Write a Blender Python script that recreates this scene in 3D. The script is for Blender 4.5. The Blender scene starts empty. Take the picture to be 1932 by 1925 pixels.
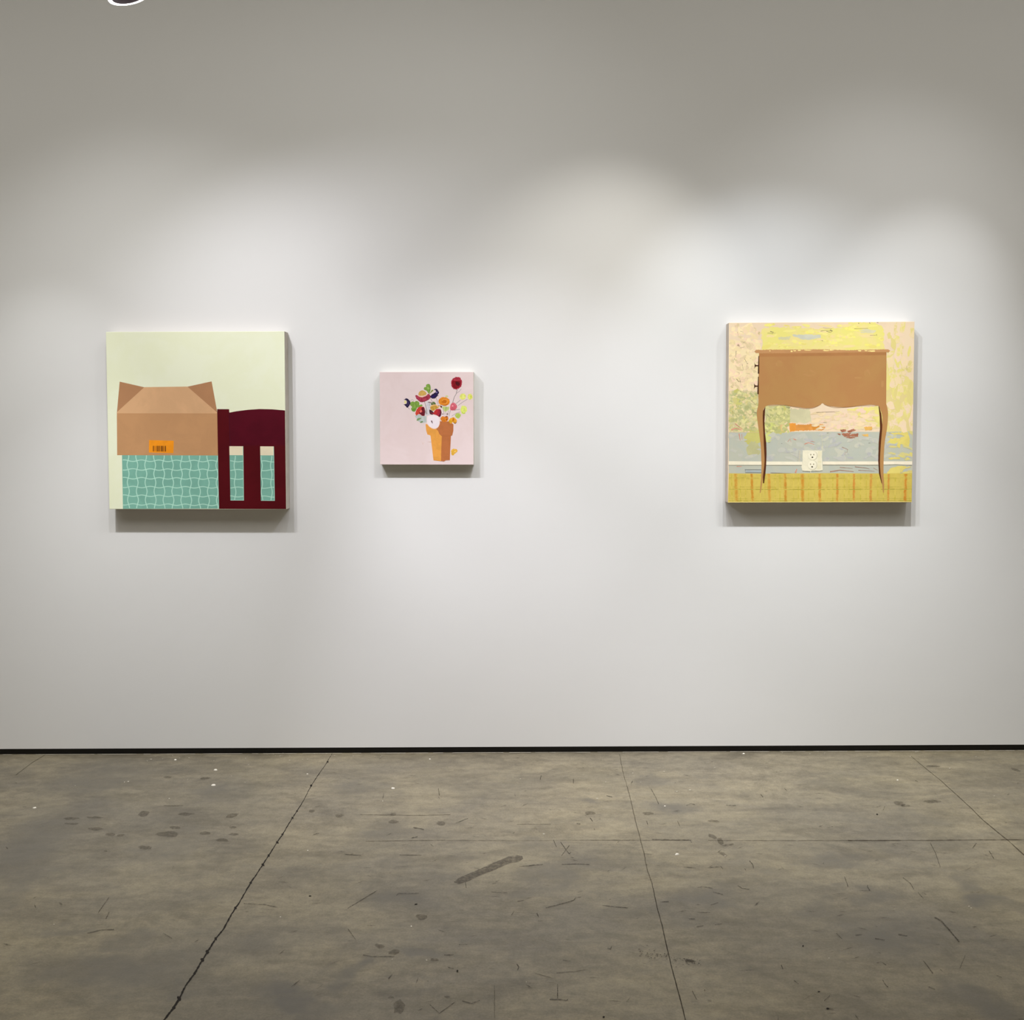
# A white gallery wall with three paintings over a worn concrete floor
import bpy, bmesh, math, random
from mathutils import Vector, Matrix, noise
random.seed(7)
SC = bpy.context.scene
COL = SC.collection

# ------------------------------------------------------------------ camera
# metres; the wall is the plane y = 0, the floor z = 0, the viewer stands at y = -4.68
F, CX, CY, DIST, EYE = 1932.0, 963.91, 902.46, 4.6809, 1.5
YAW, PITCH, ROLL = .02799, .04777, -.01297
cy_, sy_, cp_, sp_ = math.cos(YAW), math.sin(YAW), math.cos(PITCH), math.sin(PITCH)
FW = Vector((-sy_*cp_, cy_*cp_, -sp_)); RT = Vector((cy_, sy_, 0)); UP = RT.cross(FW)
R2 = RT*math.cos(ROLL)+UP*math.sin(ROLL); U2 = UP*math.cos(ROLL)-RT*math.sin(ROLL)
CAM = Vector((0, -DIST, EYE))
cam = bpy.data.cameras.new('camera'); co = bpy.data.objects.new('camera', cam); COL.objects.link(co)
cam.sensor_width = 36; cam.lens = 36; cam.sensor_fit = 'HORIZONTAL'
cam.shift_x = (966-CX)/1932; cam.shift_y = (CY-962.5)/1932; cam.clip_start = .05; cam.clip_end = 60
M = Matrix((R2, U2, -FW)).transposed().to_4x4(); M.translation = CAM; co.matrix_world = M
SC.camera = co
SC.cycles.transparent_max_bounces = 64
vs = SC.view_settings
vs.view_transform = 'Standard'; vs.look = 'None'; vs.gamma = 1; vs.use_curve_mapping = False; vs.exposure = 0

def floor_at(px, py, z=0.0):
    d = FW + R2*((px-CX)/F) - U2*((py-CY)/F)
    t = (z-CAM.z)/d.z
    p = CAM + d*t
    return (p.x, p.y)

# ------------------------------------------------------------------ helpers
def lin(c):
    c = c/255.0
    return c/12.92 if c <= .04045 else ((c+.055)/1.055)**2.4
def col(rgb, k=1.0):
    return (min(1, lin(rgb[0])*k), min(1, lin(rgb[1])*k), min(1, lin(rgb[2])*k), 1)
def N(nt, t, **kw):
    n = nt.nodes.new(t)
    for k, v in kw.items():
        if k.startswith('i_'): n.inputs[k[2:].replace('_', ' ')].default_value = v
        else: setattr(n, k, v)
    return n
def newmat(name):
    m = bpy.data.materials.new(name); m.use_nodes = True
    nt = m.node_tree; nt.nodes.clear()
    out = N(nt, 'ShaderNodeOutputMaterial')
    return m, nt, out
def link(nt, a, b): nt.links.new(a, b)
def mixc(nt, fac, a, b, mode='MIX'):
    n = nt.nodes.new('ShaderNodeMix'); n.data_type = 'RGBA'; n.blend_type = mode
    for s, v in ((0, fac), (6, a), (7, b)):
        if hasattr(v, 'is_output'): link(nt, v, n.inputs[s])
        elif v is not None: n.inputs[s].default_value = v
    return n.outputs[2]
def ramp(nt, src, a, b, c=0.0, d=1.0, smooth=True):
    n = nt.nodes.new('ShaderNodeMapRange'); n.interpolation_type = 'SMOOTHSTEP' if smooth else 'LINEAR'
    link(nt, src, n.inputs[0])
    for i, v in enumerate((a, b, c, d)): n.inputs[i+1].default_value = v
    return n.outputs[0]
def math_(nt, op, a, b=None):
    n = nt.nodes.new('ShaderNodeMath'); n.operation = op
    for i, v in enumerate((a, b)):
        if v is None: continue
        if hasattr(v, 'is_output'): link(nt, v, n.inputs[i])
        else: n.inputs[i].default_value = v
    return n.outputs[0]
def noise_(nt, vec, scale, detail=3, rough=.55, dist=0.0, stretch=None):
    if stretch:
        mp = nt.nodes.new('ShaderNodeMapping'); link(nt, vec, mp.inputs[0]); mp.inputs['Scale'].default_value = stretch; vec = mp.outputs[0]
    n = N(nt, 'ShaderNodeTexNoise'); link(nt, vec, n.inputs['Vector'])
    n.inputs['Scale'].default_value = scale; n.inputs['Detail'].default_value = detail
    n.inputs['Roughness'].default_value = rough; n.inputs['Distortion'].default_value = dist
    return n.outputs[0]

PCACHE = {}
def paint(rgb, var=.05, scale=14, alpha=None, rough=.5, k=1.06, alt=None, weave=.12):
    """oil paint on canvas: base colour with brushy variation; alpha=(lo,hi,scale) leaves scumbled gaps"""
    key = (rgb, var, scale, alpha, rough, k, alt)
    if key in PCACHE: return PCACHE[key]
    m, nt, out = newmat('oil_paint')
    tc = N(nt, 'ShaderNodeTexCoord'); v = tc.outputs['Object']
    b = N(nt, 'ShaderNodeBsdfPrincipled'); b.inputs['Roughness'].default_value = rough
    b.inputs['Specular IOR Level'].default_value = .25
    n1 = noise_(nt, v, scale, 4, .6, .6)
    c0 = col(rgb, k*(1-var)); c1 = col(rgb, k*(1+var)) if alt is None else col(alt, k)
    if alt is not None: c0 = col(rgb, k)
    f = ramp(nt, n1, .38, .62)
    link(nt, mixc(nt, f, c0, c1), b.inputs['Base Color'])
    nb = noise_(nt, v, 420, 2, .5); nb2 = noise_(nt, v, 60, 3, .6, stretch=(1, 1, 3))
    bp = N(nt, 'ShaderNodeBump'); bp.inputs['Strength'].default_value = weave; bp.inputs['Distance'].default_value = .001
    link(nt, math_(nt, 'ADD', nb, nb2), bp.inputs['Height']); link(nt, bp.outputs[0], b.inputs['Normal'])
    if alpha:
        na = noise_(nt, v, alpha[2], 5, .65, .8, stretch=(1, 1, alpha[3] if len(alpha) > 3 else 2.2))
        link(nt, ramp(nt, na, alpha[0], alpha[1]), b.inputs['Alpha'])
    link(nt, b.outputs[0], out.inputs[0])
    PCACHE[key] = m
    return m

def simple(name, rgb, rough=.5, metal=0.0, spec=.5, k=1.0, emis=None):
    m, nt, out = newmat(name)
    tc = N(nt, 'ShaderNodeTexCoord')
    b = N(nt, 'ShaderNodeBsdfPrincipled'); b.inputs['Roughness'].default_value = rough; b.inputs['Metallic'].default_value = metal
    b.inputs['Specular IOR Level'].default_value = spec
    n1 = noise_(nt, tc.outputs['Object'], 30, 3)
    link(nt, mixc(nt, n1, col(rgb, k*.95), col(rgb, k*1.05)), b.inputs['Base Color'])
    if emis:
        b.inputs['Emission Color'].default_value = (1, .98, .94, 1); b.inputs['Emission Strength'].default_value = emis
    link(nt, b.outputs[0], out.inputs[0])
    return m

def obj(name, me, parent=None, loc=(0, 0, 0)):
    o = bpy.data.objects.new(name, me); COL.objects.link(o); o.location = loc
    if parent: o.parent = parent
    return o
def from_bm(name, bm, mats, parent=None, loc=(0, 0, 0), smooth=False):
    me = bpy.data.meshes.new(name); bm.to_mesh(me); bm.free()
    for m in (mats if isinstance(mats, (list, tuple)) else [mats]): me.materials.append(m)
    if smooth:
        for p in me.polygons: p.use_smooth = True
    return obj(name, me, parent, loc)
def box_bm(x0, y0, z0, x1, y1, z1, bev=0, seg=2):
    bm = bmesh.new(); bmesh.ops.create_cube(bm, size=1)
    for v in bm.verts:
        v.co = Vector((x0 if v.co.x < 0 else x1, y0 if v.co.y < 0 else y1, z0 if v.co.z < 0 else z1))
    if bev: bmesh.ops.bevel(bm, geom=list(bm.edges), offset=bev, segments=seg, affect='EDGES', profile=.6)
    return bm
def empty(name, loc, label, cat, group=None):
    o = bpy.data.objects.new(name, None); COL.objects.link(o); o.location = loc; o.empty_display_size = .1
    o['label'] = label; o['category'] = cat
    if group: o['group'] = group
    return o
def cr(pts, n=5, closed=True):
    """Catmull-Rom smoothing of an outline or a line"""
    P = [Vector(p) for p in pts]; L = len(P); out = []
    rng = range(L) if closed else range(L-1)
    for i in rng:
        g = (lambda j: P[j % L]) if closed else (lambda j: P[max(0, min(L-1, j))])
        a, b, c, d = g(i-1), g(i), g(i+1), g(i+2)
        for s in range(n):
            t = s/n
            q = .5*((2*b)+(c-a)*t+(2*a-5*b+4*c-d)*t*t+(3*b-a-3*c+d)*t**3)
            out.append((q.x, q.y))
    if not closed: out.append(tuple(P[-1]))
    return out
def rag(pts, amp=1.0, step=2.0, closed=True):
    """ragged brushed edge"""
    out = []; L = len(pts); sd = random.uniform(0, 99)
    for i in range(L if closed else L-1):
        a = Vector(pts[i]); b = Vector(pts[(i+1) % L]); d = b-a
        n = max(1, int(d.length/step)); nrm = Vector((-d.y, d.x)).normalized() if d.length else Vector((0, 0))
        for s in range(n):
            q = a+d*(s/n)
            k = noise.noise(Vector((q.x*.35+sd, q.y*.35, sd)))*1.6+random.uniform(-.4, .4)
            q = q+nrm*k*amp
            out.append((q.x, q.y))
    return out
def blob(cx, cy, rx, ry, rot=0, n=14, j=.12):
    out = []; sd = random.uniform(0, 99)
    for i in range(n):
        a = i/n*math.tau; r = 1+noise.noise(Vector((math.cos(a)*1.3+sd, math.sin(a)*1.3, 0)))*j*2.2+random.uniform(-j, j)*.5
        x, y = rx*r*math.cos(a), ry*r*math.sin(a)
        out.append((cx+x*math.cos(rot)-y*math.sin(rot), cy+x*math.sin(rot)+y*math.cos(rot)))
    return out
def strip(pts, w0, w1=None):
    """outline of a tapering line"""
    if w1 is None: w1 = w0
    P = [Vector(p) for p in pts]; L = len(P); a, b = [], []
    for i, p in enumerate(P):
        d = (P[min(L-1, i+1)]-P[max(0, i-1)]); d = d.normalized() if d.length else Vector((1, 0)); n = Vector((-d.y, d.x))
        w = (w0+(w1-w0)*i/max(1, L-1))/2
        a.append(tuple(p+n*w)); b.append(tuple(p-n*w))
    return a+b[::-1]

# ------------------------------------------------------------------ setting: room shell
def wall_material(name='white_wall_paint', rgb=(232, 231, 229), amp=.25):
    m, nt, out = newmat(name)
    tc = N(nt, 'ShaderNodeTexCoord'); v = tc.outputs['Object']
    b = N(nt, 'ShaderNodeBsdfPrincipled'); b.inputs['Roughness'].default_value = .62; b.inputs['Specular IOR Level'].default_value = .2
    n1 = noise_(nt, v, 1.3, 3)
    link(nt, mixc(nt, n1, col(rgb, .985), col(rgb, 1.015)), b.inputs['Base Color'])
    n2 = noise_(nt, v, 3.2, 4, .5); n3 = noise_(nt, v, 90, 3, .6)
    vo = N(nt, 'ShaderNodeTexVoronoi'); vo.inputs['Scale'].default_value = 2.3; link(nt, v, vo.inputs['Vector'])
    pat = ramp(nt, vo.outputs['Distance'], .015, .04, 1, 0)          # small filled nail holes
    h = math_(nt, 'ADD', math_(nt, 'MULTIPLY', n2, 1.6), math_(nt, 'MULTIPLY', n3, .10))
    h = math_(nt, 'ADD', h, math_(nt, 'MULTIPLY', pat, .12))
    bp = N(nt, 'ShaderNodeBump'); bp.inputs['Strength'].default_value = amp; bp.inputs['Distance'].default_value = .004
    link(nt, h, bp.inputs['Height']); link(nt, bp.outputs[0], b.inputs['Normal'])
    link(nt, b.outputs[0], out.inputs[0])
    return m
WALL = wall_material(); OTHER = wall_material('white_wall_far', (226, 222, 214), .1)
X0, X1, YB, ZC = -5.0, 5.2, -9.5, 4.3
def struct(name, bm, mats):
    o = from_bm(name, bm, mats); o['kind'] = 'structure'; return o
REV = .029
struct('wall_back', box_bm(X0-.15, 0, REV, X1+.15, .2, ZC, 0), WALL)
struct('wall_left', box_bm(X0-.2, YB, 0, X0, -.0, ZC), OTHER)
struct('wall_right', box_bm(X1, YB, 0, X1+.2, -.0, ZC), OTHER)
struct('wall_front', box_bm(X0-.2, YB-.2, 0, X1+.2, YB, ZC), OTHER)
struct('ceiling', box_bm(X0-.2, YB-.2, ZC, X1+.2, .2, ZC+.2), simple('ceiling_paint', (205, 202, 194), .8, spec=.1))
# black recessed base strip under the wall
bmb = box_bm(X0-.15, .012, 0, X1+.15, .2, REV-.0005)
struct('baseboard_back', bmb, simple('black_base', (14, 13, 14), .35, spec=.4))

# ------------------------------------------------------------------ floor
def soft_spots():
    S = [  # px, py, rx, ry, strength   (cloudy darker stains of the concrete)
        (190, 1465, 90, 30, .5), (130, 1540, 110, 45, .45), (215, 1840, 170, 60, .55), (60, 1600, 70, 60, .45), (20, 1680, 60, 60, .4),
        (230, 1770, 60, 22, .4), (120, 1752, 50, 12, .35), (420, 1495, 60, 22, .45), (690, 1480, 70, 14, .4), (720, 1570, 100, 14, .35),
        (760, 1690, 90, 28, .5), (560, 1890, 110, 28, .85), (640, 1835, 60, 16, .6), (820, 1790, 60, 18, .5), (500, 1780, 60, 25, .3),
        (1060, 1665, 70, 30, .5), (1120, 1520, 34, 11, .45), (1265, 1528, 50, 14, .55), (1330, 1690, 90, 26, .55), (1420, 1640, 120, 16, .3),
        (1575, 1625, 60, 18, .5), (1660, 1755, 110, 32, .65), (1620, 1700, 60, 16, .5), (1880, 1700, 60, 28, .7), (1840, 1660, 60, 18, .45), (1850, 1890, 90, 40, .5),
        (1010, 1590, 60, 14, .4), (1230, 1470, 60, 10, .35), (330, 1590, 70, 40, .3), (330, 1880, 50, 26, .55), (1560, 1730, 40, 14, .35),
        (1170, 1730, 60, 16, .3), (30, 1460, 60, 20, .25), (1760, 1800, 60, 26, .25), (1740, 1545, 90, 12, .3)]
    out = []
    for x, y, rx, ry, s in S:
        c = floor_at(x, y); e = floor_at(x+rx, y); f = floor_at(x, y-ry)
        out.append((c[0], c[1], abs(e[0]-c[0]), abs(f[1]-c[1]), s))
    return out
def floor_material():
    m, nt, out = newmat('worn_concrete')
    tc = N(nt, 'ShaderNodeTexCoord'); v = tc.outputs['Object']
    b = N(nt, 'ShaderNodeBsdfPrincipled'); b.inputs['Specular IOR Level'].default_value = .45
    big = noise_(nt, v, .9, 4, .6, .5); mid = noise_(nt, v, 3.4, 5, .62, .7, stretch=(.75, 1.3, 1)); fine = noise_(nt, v, 26, 5, .7)
    grain = noise_(nt, v, 150, 3, .7); streak = noise_(nt, v, 9, 5, .7, .3, stretch=(.45, 1.5, 1))
    base = mixc(nt, ramp(nt, big, .3, .7), (.194, .168, .119, 1), (.290, .246, .156, 1))
    base = mixc(nt, ramp(nt, mid, .36, .66), mixc(nt, 1.0, base, (.80, .805, .83, 1), 'MULTIPLY'), base)
    base = mixc(nt, ramp(nt, streak, .36, .60, .35, 1), mixc(nt, 1.0, base, (.70, .69, .68, 1), 'MULTIPLY'), base)
    pt = noise_(nt, v, 2.1, 6, .68, 1.1, stretch=(.8, 1.25, 1))
    base = mixc(nt, ramp(nt, pt, .50, .60), base, mixc(nt, 1.0, base, (.86, .86, .855, 1), 'MULTIPLY'))
    fv = ramp(nt, fine, .3, .7, .80, 1.16, False)
    gv = ramp(nt, grain, .25, .75, .82, 1.18, False)
    cm = N(nt, 'ShaderNodeCombineColor'); mv = math_(nt, 'MULTIPLY', fv, gv)
    for i in range(3): link(nt, mv, cm.inputs[i])
    base = mixc(nt, 1.0, base, cm.outputs[0], 'MULTIPLY')
    # warped coordinates for the cloudy stains
    nd = N(nt, 'ShaderNodeTexNoise'); nd.inputs['Scale'].default_value = 4.5; nd.inputs['Detail'].default_value = 4; link(nt, v, nd.inputs['Vector'])
    sub = N(nt, 'ShaderNodeVectorMath', operation='SUBTRACT'); link(nt, nd.outputs[1], sub.inputs[0]); sub.inputs[1].default_value = (.5, .5, .5)
    sc = N(nt, 'ShaderNodeVectorMath', operation='MULTIPLY'); link(nt, sub.outputs[0], sc.inputs[0]); sc.inputs[1].default_value = (.45, .45, 0)
    add = N(nt, 'ShaderNodeVectorMath', operation='ADD'); link(nt, v, add.inputs[0]); link(nt, sc.outputs[0], add.inputs[1])
    acc = None
    for (x, y, rx, ry, s) in soft_spots():
        a = N(nt, 'ShaderNodeVectorMath', operation='SUBTRACT'); link(nt, add.outputs[0], a.inputs[0]); a.inputs[1].default_value = (x, y, 0)
        q = N(nt, 'ShaderNodeVectorMath', operation='MULTIPLY'); link(nt, a.outputs[0], q.inputs[0]); q.inputs[1].default_value = (1/rx, 1/ry, 0)
        l = N(nt, 'ShaderNodeVectorMath', operation='LENGTH'); link(nt, q.outputs[0], l.inputs[0])
        f = ramp(nt, l.outputs[1 if len(l.outputs) > 1 else 0], .2, 1.2, min(1, s*1.35), 0)
        acc = f if acc is None else math_(nt, 'MAXIMUM', acc, f)
    st = math_(nt, 'MULTIPLY', acc, ramp(nt, streak, .3, .6, .65, 1))
    base = mixc(nt, math_(nt, 'MULTIPLY', st, .95), base, (.104, .094, .076, 1))
    link(nt, base, b.inputs['Base Color'])
    link(nt, ramp(nt, mid, .3, .7, .42, .6), b.inputs['Roughness'])
    bp = N(nt, 'ShaderNodeBump'); bp.inputs['Strength'].default_value = .25; bp.inputs['Distance'].default_value = .002
    link(nt, math_(nt, 'ADD', fine, grain), bp.inputs['Height']); link(nt, bp.outputs[0], b.inputs['Normal'])
    link(nt, b.outputs[0], out.inputs[0])
    return m
def mark_material(name, rgb, a, lo=.3, hi=.55, scale=60, rough=.7):
    m, nt, out = newmat(name)
    tc = N(nt, 'ShaderNodeTexCoord'); v = tc.outputs['Object']
    b = N(nt, 'ShaderNodeBsdfPrincipled'); b.inputs['Roughness'].default_value = rough; b.inputs['Base Color'].default_value = col(rgb)
    b.inputs['Specular IOR Level'].default_value = .2
    n = noise_(nt, v, scale, 4, .6)
    link(nt, ramp(nt, n, lo, hi, a*.35, a), b.inputs['Alpha'])
    link(nt, b.outputs[0], out.inputs[0])
    return m
FM = [floor_material(), mark_material('dark_crack', (28, 22, 16), 1, .1, .2),  # near-black tone for cracks, their chipped edges and specks
      mark_material('thin_joint', (62, 50, 36), .5, .25, .5, 40), mark_material('floor_stain', (70, 62, 50), .34, .3, .6, 90),
      mark_material('floor_scuff', (54, 46, 38), .68, .35, .6, 120), mark_material('tape_residue', (74, 67, 60), .5, .32, .6, 70),
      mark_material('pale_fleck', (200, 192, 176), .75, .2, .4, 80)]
bm = bmesh.new()
def fquad(x0, y0, x1, y1, z, mi):
    f = bm.faces.new([bm.verts.new(c) for c in ((x0, y0, z), (x1, y0, z), (x1, y1, z), (x0, y1, z))]); f.material_index = mi; return f
fquad(X0-.2, YB-.2, X1+.2, .2, 0, 0)
for (xa, ya, xb, yb) in ((X0-.2, YB-.2, X1+.2, .2),):
    vsb = [bm.verts.new(c) for c in ((xa, ya, -.1), (xa, yb, -.1), (xb, yb, -.1), (xb, ya, -.1))]; bm.faces.new(vsb)
ZM = [.0003]
def fpoly(pts, mi, world=False):
    ZM[0] += .0000012
    P = pts if world else [floor_at(*p) for p in pts]
    P = [(x, min(y, .0119)) for x, y in P]
    if sum(P[i][0]*P[(i+1) % len(P)][1]-P[(i+1) % len(P)][0]*P[i][1] for i in range(len(P))) < 0: P = P[::-1]
    f = bm.faces.new([bm.verts.new((x, y, ZM[0])) for x, y in P]); f.material_index = mi
def fline(pts, w, mi, jit=0.0, wv=0.0, step=4):
    """line on the floor in photograph pixels; built as short quads so that its width may vary"""
    Q = []
    for i in range(len(pts)-1):
        a, b = Vector(pts[i]), Vector(pts[i+1]); n = max(1, int((b-a).length/step))
        for s in range(n): Q.append(a+(b-a)*s/n)
    Q.append(Vector(pts[-1]))
    Q = [q+Vector((random.uniform(-jit, jit), random.uniform(-jit, jit)*.5)) for q in Q]
    prev = None
    for i, q in enumerate(Q):
        d = Q[min(len(Q)-1, i+1)]-Q[max(0, i-1)]; d = d.normalized() if d.length else Vector((1, 0)); n = Vector((-d.y, d.x))
        ww = w(i/(len(Q)-1)) if callable(w) else w
        ww = max(.25, ww*(1+random.uniform(-wv, wv)))/2
        e = (tuple(q+n*ww), tuple(q-n*ww))
        if prev: fpoly([prev[0], prev[1], e[1], e[0]], mi)
        prev = e
LJ = [(627, 1421.5), (618, 1437.5), (595.5, 1470), (586.7, 1483.7), (571.7, 1512.5), (560.5, 1531), (551.7, 1543.7), (533, 1575), (523, 1590), (506.7, 1615),
      (495.5, 1632.5), (484, 1650), (473, 1666), (450, 1706), (443.7, 1715), (435, 1728.7), (422.5, 1752.5), (407, 1772), (390, 1798.7), (381, 1813.7), (367, 1837.5),
      (350, 1861), (338.7, 1884.5), (327.5, 1902.5), (310, 1925), (290, 1955)]
fline(LJ, lambda t: .8+2.9*t, 1, .35, .35, 3)
for x, y, rx, ry in ((618, 1438, 2, 1.6), (587, 1483, 2, 2.2), (560.5, 1531, 2, 1.5), (552, 1544, 2.2, 1.6), (533, 1575, 2.2, 1.8), (523, 1590, 3, 2), (507, 1615, 2.6, 2), (496, 1632, 3.2, 2.4),
                     (473, 1666, 2.6, 2.2), (444, 1714, 3, 2.4), (407, 1772, 3.2, 2.8), (391, 1797, 4, 4), (382, 1812, 3.6, 4), (367, 1837, 2.6, 3), (338, 1885, 5, 3.6), (328, 1902, 3.6, 3)):
    fpoly(blob(x, y, rx, ry, .8, 9, .25), 1)
MJ = [(1169, 1424), (1174.7, 1455), (1186, 1495), (1193.5, 1525), (1201, 1557.5), (1208.5, 1585), (1216, 1615), (1221, 1642.5), (1229.7, 1665), (1236, 1695), (1241, 1717.5),
      (1249.7, 1747.5), (1256, 1777.5), (1261, 1800), (1267, 1825), (1278.5, 1867.5), (1286, 1895), (1293, 1925), (1302, 1955)]
fline(MJ, lambda t: .9+1.5*t, 2, .45, .3, 4); fline(MJ[8:], lambda t: .5+.5*t, 1, .5, .5, 5)
RJ = [(1719, 1427.5), (1749, 1452.5), (1774, 1472.5), (1801.5, 1497.5), (1831.5, 1525), (1854, 1547.5), (1884, 1572.5), (1901.5, 1586), (1932, 1614), (1990, 1668)]
fline(RJ, lambda t: .8+1.4*t, 2, .3, .25, 4)
for seg, w in ((((690, 1588), (760, 1587), (840, 1586)), .8), (((840, 1586.5), (966, 1587), (1086, 1586)), .5), (((1086, 1586), (1200, 1586), (1305, 1586)), 1.0),
               (((1336, 1586.5), (1460, 1586.8), (1700, 1586.6)), .8), (((1600, 1586.6), (1760, 1586.2), (1932, 1585), (1990, 1584.6)), 1.5), (((975, 1556), (1040, 1556)), .8), (((850, 1538), (790, 1539), (680, 1538)), .8)):
    fline(seg, w, 2, .3, .5, 5)
fline([(85, 1425), (60, 1440), (30, 1463)], .9, 2, .2, .3)
# tape residue streak
fpoly(rag([(856, 1665), (868, 1656), (900, 1643), (930, 1629), (950, 1621), (960, 1616), (975, 1614.5), (985, 1616), (987, 1621), (980, 1626), (960, 1630), (935, 1641), (905, 1653), (880, 1665), (866, 1669)], .5, 3), 5)
# shoe prints and spots
for x, y, rx, ry, a in ((180, 1565, 14, 3, 0), (209, 1575, 10, 2.7, 0), (133, 1545, 15, 2.3, 0), (135, 1555, 14, 1.8, 0), (271, 1536, 11, 5, -.2), (273, 1600, 13, 4, .1), (318, 1575, 21, 5, 0),
        (330, 1562.5, 10, 3, 0), (386, 1573, 11, 3, 0), (418, 1586, 12, 3.2, 0), (441, 1575, 9, 2.4, 0), (440, 1562, 7, 2, 0), (437, 1540, 14, 3.6, -.15), (227, 1577, 8, 2.2, -.1),
        (388, 1469, 9, 2.6, -.1), (317, 1467, 8, 1.8, 0), (199, 1607, 4, 1.5, 0), (326, 1521, 19, 1.4, 0), (351, 1537, 15, 3, 0), (180, 1543, 16, 1.8, 0),
        (1113, 1535, 10, 3.2, 0), (1222, 1535.5, 11, 3.2, 0), (1347, 1550, 11, 2.3, .1), (1344, 1579, 9, 4, .4), (1359, 1588, 7, 5, .9), (1373, 1595, 12, 2, -.15), (1364, 1612, 9, 3, .5),
        (1697, 1517, 11, 4, .1), (1707, 1521, 10, 2.6, 0), (1760, 1513, 16, 3, 0), (1760, 1446.5, 16, 2, 0), (1916, 1453, 11, 2.2, .3), (742, 1551, 9, 3.5, 0), (588, 1531, 6, 3, 0),
        (640, 1540, 9, 3, 0), (742, 1537, 6, 3, 0), (832, 1554, 9, 4, 0), (716, 1786, 9, 4.5, .1), (744, 1797, 13, 4.5, -.2), (844, 1882, 5.5, 2.4, .1), (737, 1883, 6, 2, 0),
        (752, 1902, 12, 12, .2), (795, 1731, 10, 6, .1), (863, 1833, 2, 2.4, 0), (1655, 1537.4, 2, 1.6, 0), (1568, 1905, 5, 2, .3), (1339, 1889, 4, 1.4, .2), (820, 1812, 8, 3, 0)):
    fpoly(blob(x, y, rx, ry, a, 12, .2), 3)
for x, y, rx, ry in ((1655, 1537.4, 1.8, 1.3), (863, 1833, 1.8, 2.2), (1515, 1786, 1.5, 1.5), (1139, 1920, 2, 1.6), (1562, 1904, 3, 1.8), (585, 1691.6, 2.6, .9), (785, 1707, 3, 1), (1545, 1872, 2.6, 1)):
    fpoly(blob(x, y, rx, ry, 0, 8, .2), 1)
fpoly([(1288, 1809), (1300, 1811), (1313, 1814), (1312, 1816), (1300, 1816.5), (1294, 1814)], 4)
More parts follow.
